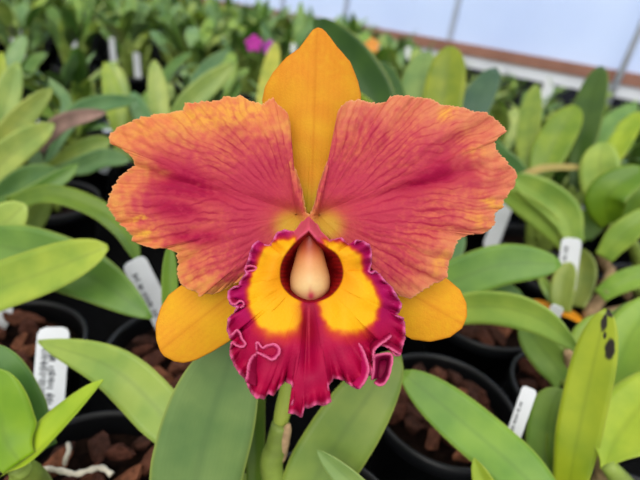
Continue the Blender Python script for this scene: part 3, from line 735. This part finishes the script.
# ------------------------------------------------------------------ labels stuck in the pots
label_tag((54, 327), (46, 432), 28, .30, ('z', -.014), 'white plant label with lines of dark writing at the lower left', None, 2)
label_tag((133, 260), (172, 335), 24, .345, ('z', -.012), 'white leaning plant label left of the golden sepal', None, 1, tilt=-.15)
label_tag((530, 388), (494, 492), 14, .268, .282, 'white plant label behind the long green leaf at lower right', None, 1)
label_tag((572, 238), (564, 300), 18, .425, .44, 'upright white plant label in front of the olive sheath', None, 1)
label_tag((558, 306), (528, 372), 12, .355, ('z', -.012), 'narrow weathered plant label leaning over the orange fallen leaf', M_TAG)
label_tag((508, 198), (488, 252), 15, .55, ('z', -.012), 'pale weathered plant label beside the right petal', M_TAG)
label_tag((584, 172), (580, 222), 10, .58, ('z', -.012), 'left one of two white labels behind the pointed leaves', M_TAGB)
label_tag((596, 200), (582, 236), 12, .54, ('z', -.012), 'right one of two white labels behind the pointed leaves', M_TAGB)
label_tag((219, 356), (205, 400), 16, .245, ('z', -.012), 'white plant label peeking out beside the broad green leaf')
label_tag((4, 305), (0, 330), 16, .36, ('z', -.012), 'white plant label cut by the left edge under an arching leaf')

# ------------------------------------------------------------------ plants farther back, each in the pot under its base
def back_plant(base, d, label, leaves, seed, potlabel):
    b = at(*base, d); z0 = RIM - .014
    xy = (b.x, b.y + .012)
    pot(xy, potlabel, None, 'the ' + potlabel, 0, seed)
    p = plant_at('cattleya_orchid', xy, label)
    for i, (pts, w, d1, rgb, tilt, kw) in enumerate(leaves):
        leaf(p, pts, w, d, d1, rgb, tilt, .22, kw.pop('tip', 1.1), (xy[0] + .012 * math.sin(i * 2.1), xy[1] + .012 * math.cos(i * 2.1)), ns=18, **kw)
    return p
back_plant((-14, 205), .50, 'orchid at the left edge with pale round-tipped leaves fanned upward', [
    ([(-14, 205), (-6, 160), (4, 110), (18, 62)], 27, .50, (156, 186, 96), .1, {}),
    ([(-16, 205), (-10, 168), (14, 128), (52, 88)], 25, .49, (160, 184, 92), .1, {}),
    ([(-40, 215), (-14, 180), (16, 150), (54, 124)], 30, .48, (164, 192, 98), .2, {}),
    ([(-30, 205), (-20, 150), (-6, 110), (2, 52)], 20, .50, (168, 190, 60), .1, {}),
    ([(-20, 215), (8, 190), (30, 176), (60, 172)], 22, .47, (90, 134, 72), .2, {})], 21, 'black pot under the pale round-tipped leaves')
F_ = back_plant((40, 178), .52, 'orchid with one dead brown leaf among its green leaves', [
    ([(40, 174), (66, 160), (90, 147), (112, 140)], 20, .52, (128, 160, 70), .2, {}),
    ([(42, 170), (30, 150), (24, 136), (22, 118)], 26, .54, (104, 142, 92), .1, {}),
    ([(46, 172), (80, 166), (104, 158), (130, 160)], 20, .50, (98, 140, 88), .1, {}),
    ([(44, 172), (70, 120), (100, 104), (136, 100)], 18, .58, (104, 150, 92), .1, {}),
    ([(44, 166), (60, 130), (66, 100), (48, 78)], 10, .60, (112, 152, 96), .1, {})], 22, 'black pot under the dead brown leaf')
leaf(F_, [(40, 152), (50, 134), (68, 121), (106, 112)], 17, .50, .50, None, .2, .5, 1., None, mat=M_DEAD, basew=.4, label='dead brown leaf')
back_plant((166, 150), .60, 'orchid left of the orange upright sepal with a long pale pointed leaf', [
    ([(166, 124), (186, 106), (212, 82), (236, 62)], 23, .60, (142, 174, 88), .1, {'tip': 2.}),
    ([(160, 150), (160, 120), (158, 92), (154, 60)], 20, .62, (154, 180, 92), .1, {}),
    ([(150, 150), (148, 130), (140, 110), (132, 92)], 18, .60, (104, 152, 96), .2, {}),
    ([(176, 130), (196, 88), (206, 70), (228, 50)], 16, .66, (96, 136, 88), .3, {}),
    ([(262, 130), (266, 104), (270, 76), (276, 42)], 20, .72, (176, 184, 70), .1, {}),
    ([(118, 150), (118, 118), (112, 90), (104, 62)], 20, .62, (152, 178, 62), .1, {'tip': 1.8})], 23, 'black pot behind the left petal')
back_plant((394, 160), .46, 'dark green leaves rising behind the orange upright sepal', [
    ([(390, 150), (378, 104), (352, 60), (314, 20)], 42, .50, (52, 92, 22), .2, {}),
    ([(390, 150), (374, 118), (352, 98), (340, 96)], 20, .50, (146, 176, 50), .3, {}),
    ([(396, 150), (398, 110), (392, 84), (380, 62)], 20, .54, (70, 112, 40), .2, {})], 24, 'black pot behind the orange upright sepal')
back_plant((432, 170), .50, 'orchid with two upright round-tipped leaves above the right petal', [
    ([(436, 160), (440, 118), (446, 80), (450, 46)], 40, .53, (132, 152, 30), .1, {'basew': .7}),
    ([(428, 160), (422, 120), (420, 86), (426, 52)], 40, .56, (126, 158, 84), .1, {'basew': .7}),
    ([(468, 160), (470, 120), (480, 96), (496, 68)], 32, .60, (70, 104, 70), .2, {})], 25, 'black pot behind the right petal')
J_ = back_plant((560, 200), .56, 'orchid with one tall dark leaf before the white wall at upper right', [
    ([(574, 190), (582, 140), (590, 104), (601, 66)], 30, .62, (62, 96, 20), .2, {}),
    ([(534, 196), (546, 160), (560, 132), (577, 106)], 34, .58, (122, 156, 40), .1, {}),
    ([(530, 190), (528, 150), (530, 118), (536, 84)], 22, .64, (128, 158, 60), .1, {}),
    ([(540, 190), (514, 170), (500, 158), (488, 138)], 24, .58, (96, 144, 84), .2, {}),
    ([(580, 200), (592, 150), (612, 122), (638, 104)], 18, .60, (112, 158, 84), .2, {}),
    ([(586, 190), (602, 164), (616, 150), (634, 138)], 22, .58, (70, 112, 28), .2, {}),
    ([(600, 190), (616, 150), (626, 132), (640, 112)], 22, .58, (150, 180, 40), .2, {}),
    ([(500, 182), (520, 178), (546, 168), (600, 168)], 9, .54, (168, 158, 88), .6, {})], 26, 'black pot behind the spread leaves at upper right')

# ------------------------------------------------------------------ rows of plants behind
def variant(seed):
    """leaves and bulbs of one small back-row plant, as meshes shared by its copies"""
    rnd = random.Random(seed); parts = []
    n = rnd.randint(7, 10)
    for i in range(n):
        a = i * 2.4 + rnd.uniform(-.5, .5); r = rnd.uniform(.004, .026)
        g = Vector((r * math.cos(a), r * math.sin(a), 0)); h = rnd.uniform(.03, .085); lean = rnd.uniform(.1, .4)
        q = g + Vector((math.cos(a) * lean * h, math.sin(a) * lean * h, h))
        path = spline([g, g.lerp(q, .5) + Vector((0, 0, .004)), q], 9)
        V, Fc = tube(path, [.0042 * (.6 + .7 * math.sin(math.pi * clamp(.12 + .75 * k / 8))) for k in range(9)], 7)
        parts.append(('pseudobulb', mesh('pseudobulb', V, Fc, M_BULB)))
        for e in range(rnd.choice((1, 1, 2))):
            a2 = a + rnd.uniform(-1.1, 1.1); Ln = rnd.uniform(.07, .13); el = rnd.uniform(.55, 1.3); dr = rnd.uniform(.0, .9)
            P, p, ang = [q], q, el
            for s in range(4):
                p = p + Vector((math.cos(a2) * math.cos(ang), math.sin(a2) * math.cos(ang), math.sin(ang))) * Ln / 4; P.append(p); ang -= dr / 4
            V, Fc, uv = leaf_verts(P, rnd.uniform(.024, .036), rnd.uniform(-.3, .3), .25, rnd.choice((1., 1.2, 1.8)), 14, 5, .001)
            c = rnd.choice(((120,162,80), (136,174,76), (112,154,92), (154,184,74), (104,146,66), (162,188,100), (128,166,104), (92,132,56)))
            parts.append(('leaf', mesh('leaf', V, Fc, leaf_mat(c), uv)))
    return parts
VARS = [variant(40 + i) for i in range(12)]
WALL_Y0, WALL_K = 2.50, -.68                              # greenhouse wall: y = Y0 + K x
def place(xy, k, s, rot, label, group):
    p = plant_at('cattleya_orchid', xy, label, 'orchid plant', group); p.rotation_euler.z = rot; p.scale = (s, s, s)
    for nm, me in VARS[k]: put(nm, me, p)
rnd = random.Random(3)
def visible(x, y, z=.22, m=40):
    v = Vector((x, y, z)) - CAM; d = v.dot(_f)
    if d < .1: return False
    px, py = 320 + F * v.dot(_r) / d, 240 - F * v.dot(_u) / d
    return -m < px < 640 + m and -m < py < 520
def rows(y0, y1, dy, dx, plabel, pgroup, potlabel, potgroup, smin, smax, fill=1.):
    y, r = y0, 0
    while y < y1:
        x = -1.75 + (dx / 2 if r % 2 else 0)
        while x < 1.6:
            xx, yy = x + rnd.uniform(-.006, .006), y + rnd.uniform(-.006, .006)
            if visible(xx, yy) and yy < WALL_Y0 + WALL_K * xx - .12 and (yy < .84 or xx > .1 or yy > 1.15) and all((xx - a) ** 2 + (yy - b) ** 2 > .110 ** 2 for a, b in POTS):
                pot((xx, yy), potlabel, potgroup, 'a back row pot', 0, rnd.random() * 6)
                if rnd.random() < fill: place((xx, yy), rnd.randrange(12), rnd.uniform(smin, smax) * (1 - (.5 * sm(.0, .6, xx) if yy > 1.15 else 0)), rnd.uniform(0, 6.28), plabel, pgroup)
            x += dx
        y += dy; r += 1
rows(.56, .96, .125, .128, 'blurred green orchid plant in the rows just behind the bloom', 'orchid plants in the rows just behind', 'black pot standing in the rows just behind the bloom', 'pots in the rows just behind', .75, 1.0, .8)
rows(1.25, 3.2, .15, .150, 'far blurred green orchid plant on the bench along the white wall', 'orchid plants on the far bench', 'black pot on the far bench along the white wall', 'pots on the far bench', .95, 1.2, 1.)

# far labels and flowers
for (x, y, w, h, d) in ((85, 100, 7, 9, .75), (53, 128, 16, 10, .62), (106, 162, 16, 12, .56)):
    label_tag((x, y - h / 2), (x - 3, y + h * .9), w * .8, d, d + .012, 'blurred white label among the leaves of the back rows', M_TAGB, 0, group='white labels in the back rows')
for (x, y, w) in ((10, 36, 8), (26, 30, 8), (31, 42, 7), (70, 36, 8), (91, 34, 7), (106, 46, 7), (135, 52, 8), (283, 42, 7), (352, 42, 7), (411, 47, 7), (546, 78, 8), (559, 86, 7), (500, 66, 6)):
    v = ray(x, y); Y = 1.24 - .045 if x < 300 else 1.46      # stands at the front of a pot of the far bench
    q = CAM + v * (Y / v.y)
    near = min((s for s in POTS if s[1] > 1.15), key=lambda s: (s[0] - q.x) ** 2 + (s[1] - .04 - q.y) ** 2)
    base = Vector((max(near[0] - .03, min(near[0] + .03, q.x)), near[1] - .034, RIM - .014)); t = (base.y) / v.y; q = CAM + v * t
    def px_of(P):
        e = P - CAM; dd = e.dot(_f); return (320 + F * e.dot(_r) / dd, 240 - F * e.dot(_u) / dd), dd
    top = Vector((base.x, base.y - .004, max(q.z, base.z + .05)))
    (a, da), (b, db) = px_of(top), px_of(base)
    label_tag(a, b, w * .75, da, db, 'blurred white label among the leaves of the back rows', M_TAG, 0, group='white labels in the back rows')
def blossom(px, py, d, size, rgb, label, nm='orchid_flower', cat='flower'):
    p = at(px, py, d); o = thing(nm, p, label, cat); mt = plain('blossom', rgb, .6, .2, .15, 60)
    for k in range(5):
        a = k * 2 * math.pi / 5 + .3; dirv = (_r * math.cos(a) + _u * math.sin(a)) - _f * .25
        V, Fc, uv = leaf_verts([Vector((0, 0, 0)), dirv * size * .5, dirv * size + _f * size * .2], size * .75, 0, .2, 1., 10, 5, .0008, 0, -_f * 5)
        put('petal', mesh('petal', V, Fc, mt, uv), o)
    V, Fc = tube(spline([Vector((0, 0, 0)), Vector((.004, .01, -.05)), Vector((0, .012, -(p.z - RIM)))], 10), [.0022] * 10, 6)
    put('flower_stalk', mesh('flower_stalk', V, Fc, M_BULB), o)
blossom(254, 44, 1.10, .022, (176, 46, 150), 'blurred magenta flower left of the orange upright sepal, the larger of two')
blossom(270, 48, 1.04, .018, (166, 60, 160), 'smaller blurred magenta flower beside the larger one')
blossom(372, 46, 1.04, .018, (226, 150, 70), 'small blurred orange flower behind the dark leaf')

# ------------------------------------------------------------------ benches, floor, wall
def bench(y0, y1, x0, x1, label):
    o = thing('growing_bench', ((x0 + x1) / 2, (y0 + y1) / 2, -.8), label, 'bench')
    V, Fc = boxes([(x0, y0, -.022, x1, y1, -.0005)]); put('bench_top', mesh('bench_top', rel(V, o), Fc, M_BENCH, smooth=False), o)
    V, Fc = boxes([(x0, y0 - .02, -.05, x1, y0, -.001), (x0, y1, -.05, x1, y1 + .02, -.001)]); put('bench_rail', mesh('bench_rail', rel(V, o), Fc, M_STEEL, smooth=False), o)
    for x in (x0 + .05, (x0 + x1) / 2, x1 - .05):
        for y in (y0 + .02, y1 - .05):
            V, Fc = boxes([(x - .02, y, -.8, x + .02, y + .035, -.022)]); put('leg', mesh('leg', rel(V, o), Fc, M_STEEL, smooth=False), o)
bench(-.25, 1.02, -1.7, 1.7, 'dark growing bench carrying the orchid in bloom')
o = thing('growing_bench', (-.3, 1.6, -.8), 'dark growing bench along the white wall, carrying the far plants', 'bench')
pl = [(-2.6, 1.17), (1.5, 1.17), (1.5, WALL_Y0 + WALL_K * 1.5 - .05), (-2.6, WALL_Y0 + WALL_K * -2.6 - .05)]
V = [Vector((x, y, z)) for z in (-.022, -.0005) for x, y in pl]
Fc = [(3, 2, 1, 0), (4, 5, 6, 7)] + [(i, (i + 1) % 4, 4 + (i + 1) % 4, 4 + i) for i in range(4)]
put('bench_top', mesh('bench_top', rel(V, o), Fc, M_BENCH, smooth=False), o)
for x, y in ((-2.4, 1.22), (-.6, 1.22), (1.3, 1.22), (-2.4, 3.9), (-.6, 2.8)):
    V, Fc = boxes([(x - .02, y, -.8, x + .02, y + .035, -.022)]); put('leg', mesh('leg', rel(V, o), Fc, M_STEEL, smooth=False), o)

def wall_box(name, x0, x1, z0, z1, near, far, mat):
    """a box lying along the wall line, from `near` metres in front of it to `far`"""
    nv = Vector((WALL_K, -1, 0)).normalized()
    if nv.y > 0: nv = -nv
    V = []
    for z in (z0, z1):
        for x, dd in ((x0, near), (x1, near), (x1, far), (x0, far)):
            V.append(Vector((x, WALL_Y0 + WALL_K * x, z)) + nv * dd)
    Fc = [(3, 2, 1, 0), (4, 5, 6, 7)] + [(i, (i + 1) % 4, 4 + (i + 1) % 4, 4 + i) for i in range(4)]
    return tag(put(name, mesh(name, V, Fc, mat, smooth=False)), None, None, None, 'structure')
k = NT('wall_sheet'); c = k.ramp(k.noise(2.5), lin((212, 223, 243)), lin((219, 229, 246)))
k.fin(c, .5, .3); tr = k.n('ShaderNodeBsdfTranslucent'); k.l(c, tr.inputs[0]); mx = k.n('ShaderNodeMixShader'); mx.inputs[0].default_value = .55
k.l(k.b.outputs[0], mx.inputs[1]); k.l(tr.outputs[0], mx.inputs[2]); k.l(mx.outputs[0], k.out.inputs[0]); M_WALL = k.m
M_BOARD = plain('white_board', (238, 242, 250), .5, .3, .05, 8)
M_RAIL = plain('brown_timber', (160, 116, 100), .7, .2, .12, 12)
M_SKIRT = plain('dark_skirt_cloth', (34, 36, 46), .7, .2, .3, 14)
M_RIB = plain('wall_rib', (176, 186, 206), .5, .3, .05, 10)
ZR = CAM.z - .115
wall_box('wall_back', -4, 2.2, -.8, 2.2, 0, -.006, M_WALL)
wall_box('trim_1', -4, 2.2, ZR - .042, ZR, .030, .0005, M_RAIL)
wall_box('trim_2', -4, 2.2, ZR - .088, ZR - .0425, .022, .0005, M_BOARD)
wall_box('baseboard_back', -4, 2.2, -.8, ZR - .0885, .016, .0005, M_SKIRT)
def wall_x(px, py):
    v = ray(px, py); t = (WALL_Y0 + WALL_K * CAM.x - CAM.y) / (v.y - WALL_K * v.x); return (CAM + v * t).x
for i, (px, py) in enumerate(((456, 15), (347, 8), (284, 2))):
    x = wall_x(px, py); wall_box('trim_%d' % (3 + i), x - .010, x + .010, ZR + .0005, 2.2, .012, .0005, M_RIB)
x = wall_x(607, 75); p = Vector((x, WALL_Y0 + WALL_K * x - .07, 0))
o = thing('support_rod', (p.x, p.y, 0), 'grey steel rod standing on the far bench before the white wall at upper right', 'rod')
V, Fc = tube([Vector((0, 0, 0)), Vector((.02, 0, .6)), Vector((.05, 0, 1.4))], [.011] * 3, 14); put('rod', mesh('rod', V, Fc, M_STEEL), o)
tag(put('floor', mesh('floor', [Vector((x, y, -.8)) for x, y in ((-4.5, -1.5), (3, -1.5), (3, 6), (-4.5, 6))], [(0, 1, 2, 3)], plain('gravel_floor', (96, 92, 88), .9, .1, .3, 30), smooth=False)), None, None, None, 'structure')

# ------------------------------------------------------------------ light: bright diffuse daylight through the greenhouse roof
w = bpy.data.worlds.new('daylight'); scn.world = w; w.use_nodes = True
bg = w.node_tree.nodes['Background']; bg.inputs[0].default_value = (.97, .985, 1.0, 1); bg.inputs[1].default_value = .8
def sun(name, rot, e, ang, col):
    l = bpy.data.lights.new(name, 'SUN'); l.energy = e; l.angle = math.radians(ang); l.color = col
    o = put(name, l); o.rotation_euler = rot
sun('sun', (math.radians(38), math.radians(-12), 0), 2.1, 50, (1., .97, .90))
sun('outside_daylight', (math.radians(-58), 0, math.radians(-20)), 4.6, 40, (.97, .985, 1.))
vs = scn.view_settings
vs.view_transform = 'Standard'; vs.look = 'None'; vs.gamma = 1; vs.use_curve_mapping = False; vs.exposure = 0.
